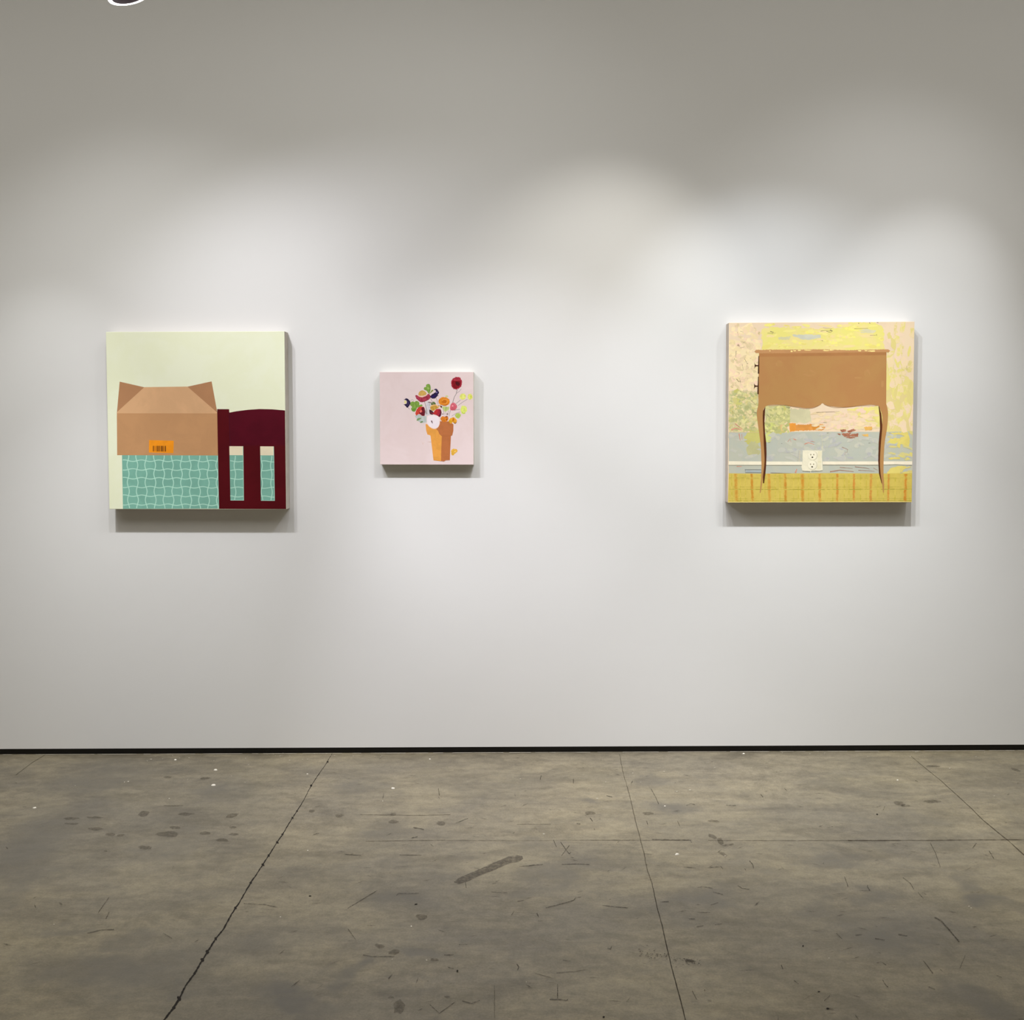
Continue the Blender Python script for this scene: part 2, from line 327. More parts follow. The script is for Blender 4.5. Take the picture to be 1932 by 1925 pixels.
SCR = [  # scratches and scuffs: points, width
    ([(1030, 1714), (1060, 1706), (1082, 1700)], 1.3), ([(1082, 1700), (1087, 1693.5), (1096, 1694)], 1.2), ([(1136, 1709), (1160, 1712), (1185, 1714)], 1.1), ([(1037, 1887), (1055, 1887), (1068, 1889), (1072, 1887)], 2),
    ([(1052, 1858), (1052, 1885)], 1.4), ([(811, 1897), (829, 1913), (858, 1892)], 1.1), ([(975, 1820), (979, 1826), (976, 1832)], 1.4), ([(1058, 1590), (1067, 1603), (1074, 1612), (1077, 1609)], 1.3),
    ([(1074, 1596), (1059, 1616)], 1), ([(1044, 1586), (1050, 1599)], 1), ([(1060, 1632), (1090, 1631), (1112, 1632)], 1), ([(980, 1636), (1024, 1632)], 1), ([(656, 1715), (690, 1694), (712, 1681)], 1.1),
    ([(657, 1754), (671, 1774)], 1), ([(1593, 1655), (1598, 1668), (1600, 1674)], 1.3), ([(1637, 1671), (1636, 1674), (1641, 1681)], 1.8), ([(1414, 1625), (1420, 1632), (1422, 1640)], 1.3), ([(1866, 1606), (1875, 1621)], 1.2),
    ([(1755, 1591), (1765, 1610), (1774, 1637)], .9), ([(1842, 1592), (1835, 1601)], 1), ([(1704, 1657), (1718, 1668), (1724, 1679)], 1.2), ([(1732, 1685), (1742, 1696)], 1.1), ([(1763, 1732), (1775, 1738), (1792, 1757), (1810, 1778)], 2.2),
    ([(1742, 1814), (1751, 1825), (1760, 1838)], 1.2), ([(1665, 1850), (1671, 1860), (1676, 1864)], 1.4), ([(1654, 1818), (1662, 1816), (1672, 1822)], 1), ([(1651, 1772), (1669, 1775)], 1.6), ([(1695, 1764), (1712, 1767)], 1.5),
    ([(1474, 1822), (1477, 1830)], 1.6), ([(1498, 1851), (1507, 1858)], 1.4), ([(1752, 1863), (1764, 1868)], 1.4), ([(1821, 1804), (1811, 1828)], 1.1), ([(1614, 1766), (1627, 1764)], 1), ([(1578, 1762), (1589, 1773)], 1),
    ([(1316, 1676), (1325, 1674), (1345, 1677)], 1), ([(1392, 1672), (1400, 1677), (1414, 1679)], 1.2), ([(1345, 1684), (1364, 1689)], 1), ([(1341, 1709), (1355, 1704)], 1.1), ([(1316, 1722.5), (1340, 1723)], 1.1),
    ([(1300, 1735), (1311, 1735)], 1), ([(1314, 1750), (1327, 1748)], 1.1), ([(1349, 1746), (1362, 1744.5)], 1.1), ([(1246, 1703), (1262, 1702)], 1.4), ([(1306, 1871), (1315, 1888)], 1.2), ([(1062, 1813), (1077, 1815)], 1.3),
    ([(1050, 1837), (1075, 1835), (1105, 1831)], .9), ([(1010, 1838), (1040, 1846)], .9), ([(970, 1720), (965, 1728)], 1), ([(1013, 1724), (1016, 1731)], 1.4), ([(1015, 1739), (1026, 1739)], 1), ([(976, 1702), (988, 1700)], 1),
    ([(827, 1488), (829, 1502)], 1), ([(724, 1498), (722, 1508)], .9), ([(780, 1562), (800, 1566)], 1.5), ([(754, 1614), (795, 1614.5)], 1), ([(650, 1613), (681, 1615)], 1), ([(591, 1576), (602, 1573)], 1), ([(860, 1554), (883, 1545)], .9),
    ([(776, 1582), (788, 1580)], 1.2), ([(1021, 1464), (1019, 1472)], 1), ([(1082, 1470), (1082, 1480)], 1), ([(1113, 1544), (1118, 1551)], 1.4), ([(1220, 1550), (1222, 1557)], 1.3), ([(1278, 1550), (1283, 1560)], 1), ([(1088, 1555), (1095, 1556)], 1.4),
    ([(1295, 1521), (1303, 1517), (1311, 1519)], 1), ([(1370, 1520), (1388, 1521)], 1), ([(1290, 1637), (1313, 1639)], 1), ([(1340, 1638), (1360, 1636), (1364, 1641)], 1), ([(1228, 1489), (1236, 1503), (1243, 1518)], .9),
    ([(1144, 1502), (1155, 1505)], 1), ([(1727, 1474), (1732, 1476)], 1), ([(1435, 1500), (1440, 1505)], 1), ([(1666, 1530), (1670, 1522)], .9), ([(1553, 1559), (1546, 1560)], 1), ([(1230, 1585), (1302, 1586), (1305, 1591)], 1.1),
    ([(165, 1762), (190, 1756), (215, 1755)], 1.4), ([(185, 1724), (205, 1695)], 1), ([(200, 1735), (206, 1722)], 1), ([(308, 1762), (325, 1772)], 1), ([(460, 1706), (500, 1708), (523, 1713)], 1), ([(685, 1803), (700, 1806), (745, 1806)], 1),
    ([(788, 1908), (797, 1905)], 1), ([(838, 1803), (856, 1803)], 1.3), ([(844, 1826), (856, 1829)], 1.3), ([(733, 1848), (740, 1840)], 2), ([(872, 1890), (890, 1895), (905, 1889)], 1.3), ([(933, 1860), (933, 1923)], .7), ([(926, 1684), (958, 1686)], 1),
    ([(748, 1691), (752, 1687), (790, 1687)], 1), ([(866, 1784), (882, 1784)], 1), ([(878, 1665), (880, 1677)], .9), ([(1555, 1890), (1566, 1880)], 1.1), ([(1146, 1790), (1152, 1792), (1154, 1787)], 1.4), ([(1880, 1842), (1890, 1846)], 1.1)]
for pts, w in SCR: fline(pts, w, 4, .25, .25, 4)
for i in range(900):      # general wear: short dashes, mostly along the wall direction
    x = random.uniform(-2.4, 2.7); y = -random.random()**.9*2.6-.06
    if x < -.9 and random.random() < .7: continue
    a = random.gauss(0, .45) if random.random() < .8 else random.uniform(0, 3.1)
    L = random.uniform(.008, .05); w = random.uniform(.0008, .0022)
    c, s = math.cos(a), math.sin(a)
    fpoly([(x-c*L/2, y-s*L/2), (x-s*w, y+c*w), (x+c*L/2, y+s*L/2), (x+s*w, y-c*w)], 4 if random.random() < .6 else 3, True)
for i in range(90):      # gritty cluster near the middle joint
    x, y = random.uniform(1205, 1322), 0; y = 1800+(x-1205)*.17+random.gauss(0, 5)
    fpoly(blob(x, y, random.uniform(.6, 2), random.uniform(.4, 1.1), 0, 6, .3), 4)
for i in range(70):      # fine plaster dust near the wall
    x, y = random.choice([(random.uniform(480, 820), random.uniform(1422, 1430)), (random.uniform(1380, 1900), random.uniform(1419, 1430)), (random.uniform(250, 640), random.uniform(1426, 1440)), (random.uniform(300, 1900), random.uniform(1425, 1480))])
    fpoly(blob(x, y, random.uniform(.5, 1.5), random.uniform(.25, .7), 0, 6, .3), 6)
for x, y in ((285, 1434), (142, 1484), (235, 1477), (242, 1476), (319, 1508), (722, 1513), (1127, 1508), (1026, 1575), (1277, 1495), (1302, 1492), (1876, 1503), (1792, 1451), (102, 1746), (1564, 1810), (1828, 1712), (1832, 1715), (740, 1812), (805, 1814), (993, 1855), (1368, 1617)):
    fpoly(blob(x, y, random.uniform(1, 2), random.uniform(.6, 1), 0, 7, .3), 6)
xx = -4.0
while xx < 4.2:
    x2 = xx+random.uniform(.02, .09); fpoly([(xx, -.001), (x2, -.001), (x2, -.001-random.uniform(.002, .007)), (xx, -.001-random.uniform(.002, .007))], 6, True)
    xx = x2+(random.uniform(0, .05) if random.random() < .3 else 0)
fl = struct('floor', bm, FM)

# small white plaster chips lying on the floor, each a thing of its own
CHIP = simple('plaster_chip', (236, 230, 216), .7)
CH = [(407, 1453.7, 7.5, 'white chip left of the left floor crack, nearer the wall of a close pair'),
      (402.5, 1482.5, 8.5, 'white chip left of the left floor crack, farther from the wall of a close pair'),
      (65.5, 1525, 7, 'white plaster chip farthest left on the dark concrete floor'),
      (331, 1434.5, 5.5, 'small flat white chip by the black base strip under the left painting'),
      (741.7, 1488.2, 7, 'rounded white plaster chip on the floor below the small flower painting'),
      (580, 1461, 3.5, 'tiny white chip just right of the left floor crack near the wall'),
      (580.7, 1605.5, 3, 'tiny white chip right of the left crack, mid floor'),
      (811, 1433, 4, 'tiny white chip near the wall below the small flower painting'),
      (1254.7, 1521.7, 4, 'tiny white chip right of the middle floor crack beside a dark smudge'),
      (1277.7, 1613, 9, 'flat pale chip just in front of the thin cross joint, right of the middle crack'),
      (1403, 1422.5, 5, 'bright white chip against the black base strip under the table painting'),
      (1693.5, 1472.7, 4, 'tiny white chip on bare concrete under the right side of the table painting'),
      (529, 1731, 3.5, 'tiny white chip on the near floor right of the left crack'),
      (776, 1748.5, 3.5, 'tiny white chip on the near floor below the grey tape mark')]
for i, (px, py, w, lab) in enumerate(CH):
    x, y = floor_at(px, py); s = abs(floor_at(px+w/2, py)[0]-x)
    b2 = bmesh.new(); n = 9; low = []; top = []
    for k in range(n):
        a = k/n*math.tau; r = s*random.uniform(.75, 1.1)
        low.append(b2.verts.new((r*math.cos(a), r*.8*math.sin(a), 0))); top.append(b2.verts.new((r*.7*math.cos(a), r*.55*math.sin(a), s*.42*random.uniform(.7, 1.2))))
    b2.faces.new(low[::-1]); b2.faces.new(top)
    for k in range(n): b2.faces.new((low[k], low[(k+1) % n], top[(k+1) % n], top[k]))
    o = from_bm('plaster_chip', b2, CHIP, None, (x, min(y, -.012), .0006)); o.rotation_euler.z = random.uniform(-.4, .4)
    o['label'] = lab; o['category'] = 'chip'; o['group'] = 'white plaster chips on the concrete floor'

# ------------------------------------------------------------------ paintings
class Art:
    def __init__(s, label, corners, cx, cz, w, h, t, d, side):
        s.c = [Vector(c) for c in corners]; s.w, s.h, s.d = w, h, d
        s.root = empty('painting', (cx, 0, cz), label, 'painting')
        s.root.rotation_euler = (0, -t, 0)
        s.lay = 0
        s.side = side
    def uv(s, p):
        tl, tr, br, bl = s.c; p = Vector(p); a = b = .5
        for _ in range(5):
            q = tl*(1-a)*(1-b)+tr*a*(1-b)+br*a*b+bl*(1-a)*b
            da = (tr-tl)*(1-b)+(br-bl)*b; db = (bl-tl)*(1-a)+(br-tr)*a; e = p-q
            det = da.x*db.y-da.y*db.x
            a += (e.x*db.y-e.y*db.x)/det; b += (da.x*e.y-da.y*e.x)/det
        m = .0012
        u = max(-s.w/2+m, min(s.w/2-m, (a-.5)*s.w)); v = max(-s.h/2+m, min(s.h/2-m, (.5-b)*s.h))
        return u, v
    def canvas(s, face):
        b = box_bm(-s.w/2, -s.d, -s.h/2, s.w/2, -.001, s.h/2, .0016, 3)
        for f in b.faces: f.material_index = 0 if f.normal.y < -.6 else 1
        o = from_bm('canvas', b, [face, s.side], s.root)
        # wooden stretcher bars behind the cloth, set a little in from its edge
        return o
    def part(s, name, parent=None, label=None):
        return Paint(s, name, parent or s.root, label)
class Paint:
    def __init__(s, art, name, parent, label):
        s.a, s.name, s.parent, s.label = art, name, parent, label
        s.bm = bmesh.new(); s.mats = []
    def poly(s, pts, m):
        if m not in s.mats: s.mats.append(m)
        s.a.lay += 1
        y = -s.a.d-.00008-s.a.lay*.0000013
        P = [s.a.uv(p) for p in pts]
        Q = []
        for p in P:
            if not Q or (abs(p[0]-Q[-1][0])+abs(p[1]-Q[-1][1])) > 1e-6: Q.append(p)
        if abs(Q[0][0]-Q[-1][0])+abs(Q[0][1]-Q[-1][1]) < 1e-6: Q.pop()
        if len(Q) < 3: return s
        ar = sum(Q[i][0]*Q[(i+1) % len(Q)][1]-Q[(i+1) % len(Q)][0]*Q[i][1] for i in range(len(Q)))
        if ar < 0: Q = Q[::-1]
        f = s.bm.faces.new([s.bm.verts.new((u, y, v)) for u, v in Q]); f.material_index = s.mats.index(m)
        return s
    def line(s, pts, w, m, w1=None):
        return s.poly(strip(pts, w, w1), m)
    def done(s):
        o = from_bm(s.name, s.bm, s.mats, s.parent)
        if s.label: o['label'] = s.label
        return o

SIDE = paint((196, 188, 178), .04, 20, rough=.8, k=1.0)
SIDE2 = paint((214, 210, 196), .04, 20, rough=.8, k=1.0)

# ---- left painting: open carton on a blue-green cloth beside a dark red chair
A = Art('leftmost large painting on the wall, showing an open cardboard box beside a red chair',
        [(200.5, 626.5), (537, 625), (540, 960), (205.5, 962)], -1.55407, 1.55698, .8142, .80514, -.01184, .067, SIDE)
za = lambda L: [(180+x/4.583, 600+y/4.583) for x, y in L]
A.canvas(paint((236, 239, 212), .035, 5, alt=(234, 237, 206)))
TEAL, GRID = paint((124, 178, 160), .05, 9), paint((178, 222, 203), .03, 20)
p = A.part('painted_cloth', label='teal cloth with pale wavy grid lines')
p.poly(za([(229, 1184), (1060, 1184), (1066, 1648), (235, 1660)]), TEAL)
def grid(p, x0, x1, y0, y1, vx, hy, sw=8.0):
    P = 76.0
    for i, x in vx:
        L = []
        y = y0
        while y <= y1+.1:
            ph = (y-1235)/P
            off = sw*math.sin(math.pi*ph)*(1 if i % 2 else -1)
            L.append((x+off+(y-1400)*.012, y)); y += 6
        L = [(max(x0, min(x1, a)), b) for a, b in L]
        if len(L) > 1: p.line(za(L), 1.75, GRID)
    for j, y in hy:
        L = []
        x = x0
        while x <= x1+.1:
            off = sw*.8*math.sin(math.pi*(x-285)/75.7)*(-1 if j % 2 else 1)
            L.append((x, y+off)); x += 6
        if len(L) > 1: p.line(za(L), 1.7, GRID)
HY = [(j, 1235+76.3*j) for j in range(6)]
grid(p, 236, 1060, 1188, 1650, [(i, 282+77*i) for i in range(11)], HY)
p.line(za([(1060, 1190), (1066, 1640)]), 1.2, GRID)
p.done()
CARD, CTOP, CFL = paint((194, 146, 102), .03, 8), paint((214, 169, 126), .04, 8), paint((178, 130, 92), .03, 8)
p = A.part('painted_carton', label='tan cardboard box with open flaps')
p.poly(za([(186, 815), (1056, 815), (1060, 1186), (187, 1188)]), CARD)
p.poly(za([(425, 597), (800, 591), (1053, 812), (1053, 822), (188, 824), (188, 812)]), CTOP)
p.poly(za([(212, 550), (425, 598), (187, 814)]), CFL)
p.poly(za([(799, 592), (1008, 546), (1056, 815)]), CFL)
carton = p.done()
p = A.part('painted_label', carton, 'orange sticker with a dark barcode')
p.poly(za([(465, 1055), (679, 1060), (675, 1168), (462, 1163)]), paint((243, 150, 28), .05, 12))
BAR = paint((120, 66, 14), .05, 20)
for x, w in ((497, 7), (507, 4), (519, 4), (530, 9), (541, 4), (548, 8), (559, 3), (567, 9), (577, 7), (587, 4), (595, 3), (602, 9)):
    p.poly(za([(x, 1105), (x+w, 1105), (x+w, 1155), (x, 1154)]), BAR)
p.done()
RED, RED2 = paint((88, 10, 20), .08, 6, rough=.4, k=.95), paint((86, 8, 28), .08, 6, rough=.4, k=.95)
p = A.part('painted_chair', label='dark red chair back with two open slots')
p.poly(za([(1055, 785), (1158, 785), (1160, 815), (1220, 803), (1320, 790), (1420, 783), (1530, 785), (1640, 794), (1652, 1650), (1068, 1650), (1063, 1400)]), RED)
p.poly(za([(1166, 817), (1220, 806), (1320, 793), (1420, 786), (1530, 788), (1640, 797), (1644, 1095), (1172, 1100)]), RED2)
p.line(za([(1160, 812), (1163, 1000), (1168, 1100)]), .8, paint((62, 8, 44), .05))
chair = p.done()
p = A.part('painted_slot', chair, 'cream and teal seen through the chair back')
for (q, xv) in (([(1159, 1105), (1279, 1105), (1283, 1576), (1167, 1576)], [(12, 1207)]), ([(1425, 1105), (1543, 1105), (1550, 1577), (1430, 1576)], [(15, 1438), (16, 1521)])):
    p.poly(za(q), TEAL)
    (xa, ya), (xb, _), (xc, yc), (xd, _) = q
    p.poly(za([(xa, ya), (xb, ya), (xb+.6, 1183), (xa+1, 1183)]), paint((234, 221, 190), .03))
    grid(p, xa+7, xc-3, 1188, 1572, xv, HY[:5], 6)
    p.line(za([(xb-2, ya), (xc-2, yc)]), .9, GRID)
    p.line(za([(xd, yc-2), (xc, yc-2)]), .9, GRID)
p.done()

# ---- small painting: flowers in an orange pot
A = Art('small pale pink painting of bright flowers in an orange pot, between the larger two',
        [(716, 702), (894, 701.5), (893, 877), (717.5, 877)], -.50838, 1.55421, .42592, .4205, -.01363, .042, SIDE2)
zb = lambda L: [(700+x/8.368, 680+y/8.37) for x, y in L]
zc = lambda L: [(750+x/19.25, 720+y/19.25) for x, y in L]
zd = lambda L: [(810+x/17.5, 700+y/17.5) for x, y in L]
A.canvas(paint((228, 209, 207), .03, 6, alt=(224, 204, 201)))
p = A.part('painted_smear', label='faint brown smears left of the pot')
SM = paint((206, 172, 158), .05, 90, alt=(226, 206, 202))
p.poly(zb(rag(blob(925, 1290, 42, 7), 3, 8)), SM)
p.done()
p = A.part('painted_smear', label='faint branching brown smear farther left of the pot')
p.poly(zb(rag([(790, 1290), (830, 1296), (850, 1300), (828, 1306), (824, 1330), (814, 1330), (816, 1306), (800, 1300)], 2, 8)), paint((214, 184, 172), .05, 90, alt=(226, 206, 202)))
p.done()
p = A.part('painted_pot', label='orange flowerpot with a darker right side')
p.poly(zb([(862, 1008), (1000, 1000), (1100, 1020), (1120, 1190), (1112, 1592), (985, 1580), (965, 1400), (940, 1190), (925, 1180), (890, 1170), (872, 1110)]), paint((226, 156, 70), .05, 30))
p.poly(zb([(1085, 960), (1180, 965), (1240, 960), (1302, 1010), (1300, 1110), (1285, 1175), (1272, 1190), (1262, 1192), (1250, 1400), (1243, 1575), (1180, 1578), (1150, 1597), (1104, 1590), (1108, 1400), (1118, 1195), (1080, 1165), (1060, 1115), (1030, 1082), (1075, 1020)]), paint((181, 108, 62), .04, 30))
p.line(zb([(1100, 1188), (1190, 1196), (1285, 1185)]), .5, paint((160, 92, 50), .03))
p.line(zb([(990, 1580), (1104, 1594), (1150, 1600), (1180, 1582), (1243, 1578)]), .35, paint((150, 96, 60), .03))
p.done()
GREY, PALE, GREEN, DGREEN = paint((150, 138, 134), .06, 60), paint((203, 214, 208), .05, 60), paint((124, 158, 66), .1, 70), paint((96, 112, 60), .1, 70)
p = A.part('painted_bouquet', label='pale grey patch of the bouquet behind the flowers')
p.poly(zc(rag(cr([(1040, 780), (1090, 720), (1230, 760), (1220, 900), (1180, 1050), (1190, 1180), (1080, 1240), (1000, 1200), (1030, 1000)]), 8, 30)), paint((206, 200, 204), .06, 60))
ST = [([(985, 720), (1030, 900), (1080, 1180)], 1.7), ([(1200, 610), (1280, 760), (1300, 840)], 1.4), ([(1400, 590), (1450, 700), (1480, 830)], 1.2), ([(470, 700), (540, 650), (600, 700)], 1), ([(350, 900), (440, 1010)], 1.3),
      ([(980, 980), (1050, 1180)], 2.2), ([(1150, 830), (1180, 860)], 1.8), ([(1640, 880), (1700, 1180)], 1), ([(1860, 1050), (1780, 1290)], 1), ([(1400, 900), (1580, 860)], 2.6)]
p.poly(zc(cr([(1100, 745), (1200, 735), (1260, 780), (1160, 790)])), GREY)
bq = p.done()
def flower(name, label, items):
    p = A.part(name, bq, label)
    for pts, m in items: p.poly(pts, m)
    return p.done()
flower('painted_leaf', 'dark green leaf behind the ochre bud', [(zc(cr([(1250, 760), (1330, 730), (1400, 820), (1330, 850), (1220, 840)])), DGREEN)])
flower('painted_bud', 'dark maroon bud left of the red tulip shaped flower', [(zc(cr([(1160, 1020), (1260, 1060), (1320, 1140), (1280, 1200), (1180, 1170)])), paint((70, 34, 44), .1))])
flower('painted_bud', 'small brown bud under the orange rose', [(zc(cr([(1560, 860), (1620, 900), (1600, 960), (1550, 900)])), paint((84, 48, 26), .1))])
flower('painted_bud', 'tiny dark red bud above the orange blossoms', [(zd(blob(600, 1420, 32, 20)), paint((84, 38, 26), .1))])
flower('painted_bud', 'tiny brown bud above the orange blossoms', [(zd(blob(440, 1420, 30, 14)), paint((110, 84, 66), .1))])
PUR, PUR2 = paint((36, 24, 62), .25, 120), paint((76, 60, 108), .15, 120)
PEACH = paint((238, 206, 186), .04, 40)
def stem(q, w):
    p = A.part('painted_stem', bq); p.line(q, w, GREY); p.done()
for q, w in ST: stem(zc(q), w*.62)
for q, w in (([(930, 600), (890, 760), (830, 860), (770, 1060)], 1.9), ([(1060, 590), (1000, 670), (890, 745)], 1.1), ([(1030, 960), (880, 1080)], 1.5), ([(1260, 930), (1100, 1030), (950, 1140)], 1.2), ([(1010, 1265), (900, 1280), (820, 1300)], 1.4),
             ([(700, 1290), (650, 1500)], 1.3), ([(560, 1160), (540, 1450)], 1), ([(480, 1310), (490, 1450)], 1), ([(1020, 1350), (870, 1400), (740, 1490)], 1)): stem(zd(q), w*.6)
flower('painted_leaf', 'pale grey green foliage under the orange red flower', [(zc(rag(cr([(640, 1250), (760, 1190), (900, 1240), (1050, 1270), (1070, 1420), (1040, 1480), (900, 1500), (760, 1440), (680, 1330)]), 8, 30)), paint((186, 193, 189), .06, 60))])
flower('painted_leaf', 'upper green lobed leaf', [(zc(cr([(960, 250), (990, 200), (1040, 200), (1040, 130), (1100, 90), (1170, 100), (1200, 160), (1210, 270), (1180, 380), (1150, 440), (1110, 400), (1050, 330), (980, 300)])), GREEN),
        (zc(cr([(1080, 220), (1120, 200), (1160, 260), (1110, 290)])), paint((158, 186, 98), .05)), (zc(cr([(1165, 450), (1200, 380), (1260, 300), (1310, 320), (1250, 380)])), paint((136, 146, 64), .08)),
        (zc(strip([(1175, 300), (1150, 460)], 22, 12)), paint((98, 118, 48), .05))])
flower('painted_leaf', 'left green lobed leaf', [(zc(cr([(460, 850), (480, 760), (560, 720), (620, 745), (680, 705), (770, 730), (800, 800), (790, 850), (880, 830), (910, 880), (800, 930), (720, 950), (660, 1060), (600, 1095), (520, 1050), (495, 980), (530, 920)])), GREEN),
        (zc(strip([(600, 790), (650, 860), (600, 960)], 16, 10)), paint((150, 180, 92), .05)), (zc(strip([(640, 800), (700, 930)], 14, 10)), paint((84, 120, 44), .05)), (zc(blob(590, 1030, 70, 45, -.6)), paint((104, 150, 58), .08))])
flower('painted_leaf', 'small green leaves beside the pale blossom', [(zc(cr([(700, 1380), (750, 1330), (870, 1320), (820, 1370), (740, 1420), (705, 1420)])), paint((118, 148, 96), .1)), (zc(cr([(820, 1480), (860, 1440), (930, 1440), (900, 1490), (840, 1500)])), paint((108, 138, 84), .1))])
flower('painted_flower', 'dark purple flower at the far left', [(zc(rag(cr([(235, 660), (290, 620), (350, 615), (430, 680), (470, 760), (440, 860), (390, 930), (350, 950), (290, 890), (225, 830), (290, 820), (340, 780), (330, 700), (290, 670)], 6), 10, 22)), PUR),
        (zc(blob(285, 745, 45, 60)), paint((232, 220, 150), .1)), (zc(strip([(370, 700), (400, 790), (360, 880)], 24, 16)), PUR2)])
flower('painted_flower', 'crimson cup flower with a golden centre', [(zc(rag(cr([(655, 500), (720, 500), (800, 550), (900, 570), (1040, 520), (1110, 450), (1180, 480), (1200, 560), (1160, 640), (1040, 690), (930, 740), (830, 735), (730, 660), (670, 590)], 6), 6, 25)), paint((176, 62, 84), .16, 90, alt=(150, 40, 62))),
        (zc(cr([(760, 470), (790, 380), (890, 320), (990, 350), (1060, 430), (1010, 490), (900, 520), (800, 510)])), paint((204, 164, 84), .12, 120)), (zc(strip(cr([(770, 530), (900, 560), (1060, 480)], 5, False), 26, 14)), paint((240, 184, 140), .04)),
        (zc(strip(cr([(690, 600), (830, 725), (960, 728), (1150, 640)], 5, False), 12, 20)), paint((120, 20, 50), .05))])
flower('painted_flower', 'dark blue violet flower at the top centre', [(zc(rag(cr([(1190, 560), (1230, 490), (1330, 420), (1390, 380), (1380, 310), (1320, 300), (1400, 255), (1470, 310), (1510, 400), (1480, 460), (1440, 540), (1380, 600), (1270, 620)], 6), 12, 22)), PUR),
        (zc(blob(1430, 390, 26, 30)), paint((120, 104, 160), .1)), (zc(strip([(1450, 470), (1500, 530)], 20, 6)), PUR), (zc(strip([(1260, 560), (1380, 500)], 34, 20)), paint((40, 10, 110), .1))])
flower('painted_flower', 'orange red flower over the pale foliage', [(zc(rag(cr([(650, 1160), (680, 1060), (720, 980), (830, 910), (930, 920), (980, 960), (990, 1100), (980, 1230), (890, 1240), (820, 1190), (750, 1190), (690, 1230)], 6), 8, 26)), paint((200, 66, 50), .12, 90)),
        (zc(rag(cr([(870, 960), (960, 930), (1000, 1080), (980, 1240), (900, 1230), (800, 1150), (800, 1110), (900, 1100)], 6), 8, 22)), paint((104, 20, 36), .2, 90)), (zc(blob(850, 1080, 28, 50, .4)), paint((216, 120, 120), .1))])
flower('painted_flower', 'red tulip shaped flower', [(zc(rag(cr([(1200, 1130), (1310, 1130), (1400, 1010), (1500, 990), (1570, 1010), (1600, 1130), (1560, 1260), (1510, 1280), (1420, 1220), (1330, 1190)], 6), 5, 26)), paint((160, 38, 56), .12, 90)),
        (zc(cr([(1330, 1090), (1400, 1020), (1470, 1000), (1460, 1100), (1400, 1190), (1330, 1180)])), paint((188, 44, 46), .1)), (zc(cr([(1540, 1000), (1600, 1120), (1560, 1270), (1490, 1250), (1550, 1150)])), paint((84, 18, 40), .1))])
flower('painted_flower', 'ochre bud left of the orange rose', [(zc(cr([(1190, 930), (1240, 860), (1360, 840), (1500, 890), (1510, 940), (1420, 990), (1300, 1060), (1220, 1020)])), paint((196, 150, 60), .12, 90)),
        (zc(strip(cr([(1190, 920), (1290, 860), (1400, 850), (1500, 920), (1600, 790)], 5, False), 26, 34)), paint((240, 190, 130), .05))])
flower('painted_flower', 'orange rose right of the violet flower', [(zc(rag(cr([(1490, 730), (1530, 630), (1640, 560), (1790, 580), (1880, 650), (1900, 740), (1850, 830), (1730, 880), (1610, 850), (1530, 810)], 6), 8, 26)), paint((226, 138, 38), .12, 110)),
        (zc(cr([(1620, 720), (1690, 660), (1790, 680), (1790, 760), (1700, 800), (1640, 780)])), paint((206, 112, 20), .1)), (zc(strip(cr([(1620, 700), (1700, 640), (1800, 690), (1770, 790), (1670, 800)], 5, False), 16)), paint((242, 170, 84), .05)),
        (zc(strip(cr([(1590, 830), (1700, 870), (1830, 820)], 5, False), 16)), paint((140, 70, 10), .1)), (zc(blob(1790, 535, 60, 36)), paint((214, 214, 150), .1))])
flower('painted_flower', 'tall dark red bloom at the top right', [(zd(rag(cr([(730, 340), (790, 250), (900, 200), (1010, 205), (1080, 330), (1075, 450), (1010, 560), (880, 610), (780, 570), (730, 470)], 6), 14, 24)), paint((168, 44, 62), .15, 110)),
        (zd(rag(cr([(760, 330), (900, 290), (1040, 340), (1030, 450), (960, 550), (860, 580), (770, 500)], 6), 8, 24)), paint((134, 14, 26), .2, 110)), (zd(rag(cr([(880, 360), (1000, 380), (1000, 470), (930, 490), (880, 430)], 6), 6, 20)), paint((74, 6, 16), .1)),
        (zd(strip([(820, 300), (930, 310), (1030, 290)], 18)), paint((196, 70, 84), .1))])
flower('painted_flower', 'round rose pink bud', [(zd(cr([(690, 1180), (730, 1080), (800, 1040), (880, 1090), (920, 1180), (870, 1270), (780, 1300), (700, 1280)])), paint((204, 92, 106), .1, 90)), (zd(blob(770, 1150, 34, 26)), paint((232, 150, 158), .05)),
        (zd(strip(cr([(760, 1060), (830, 1080), (880, 1150)], 5, False), 16)), paint((222, 126, 140), .05))])
LIME = paint((222, 222, 112), .1, 110)
flower('painted_flower', 'pale lime flower, upper left of two', [(zd(rag(cr([(1010, 850), (1050, 770), (1140, 740), (1210, 810), (1190, 910), (1110, 950), (1030, 920)], 6), 14, 22)), LIME), (zd(blob(1120, 850, 40, 50)), paint((232, 234, 130), .05))])
flower('painted_flower', 'pale lime flower at the right edge', [(zd(rag(cr([(1270, 850), (1300, 770), (1370, 750), (1430, 830), (1410, 920), (1320, 940)], 6), 14, 22)), LIME), (zd(blob(1380, 850, 26, 40)), paint((204, 210, 84), .05))])
flower('painted_flower', 'shaggy lime flower below the upper pair', [(zd(rag(cr([(1040, 1240), (1080, 1160), (1170, 1150), (1240, 1210), (1230, 1330), (1160, 1410), (1080, 1400), (1040, 1330)], 6), 18, 20)), paint((214, 222, 110), .1, 110)), (zd(strip([(1080, 1360), (1130, 1400), (1180, 1390)], 22)), paint((164, 186, 70), .1))])
flower('painted_flower', 'small yellow green flower by the pot rim', [(zd(rag(cr([(850, 1470), (900, 1400), (990, 1390), (1040, 1450), (1000, 1530), (960, 1570), (890, 1530)], 6), 16, 20)), paint((174, 194, 90), .12, 110))])
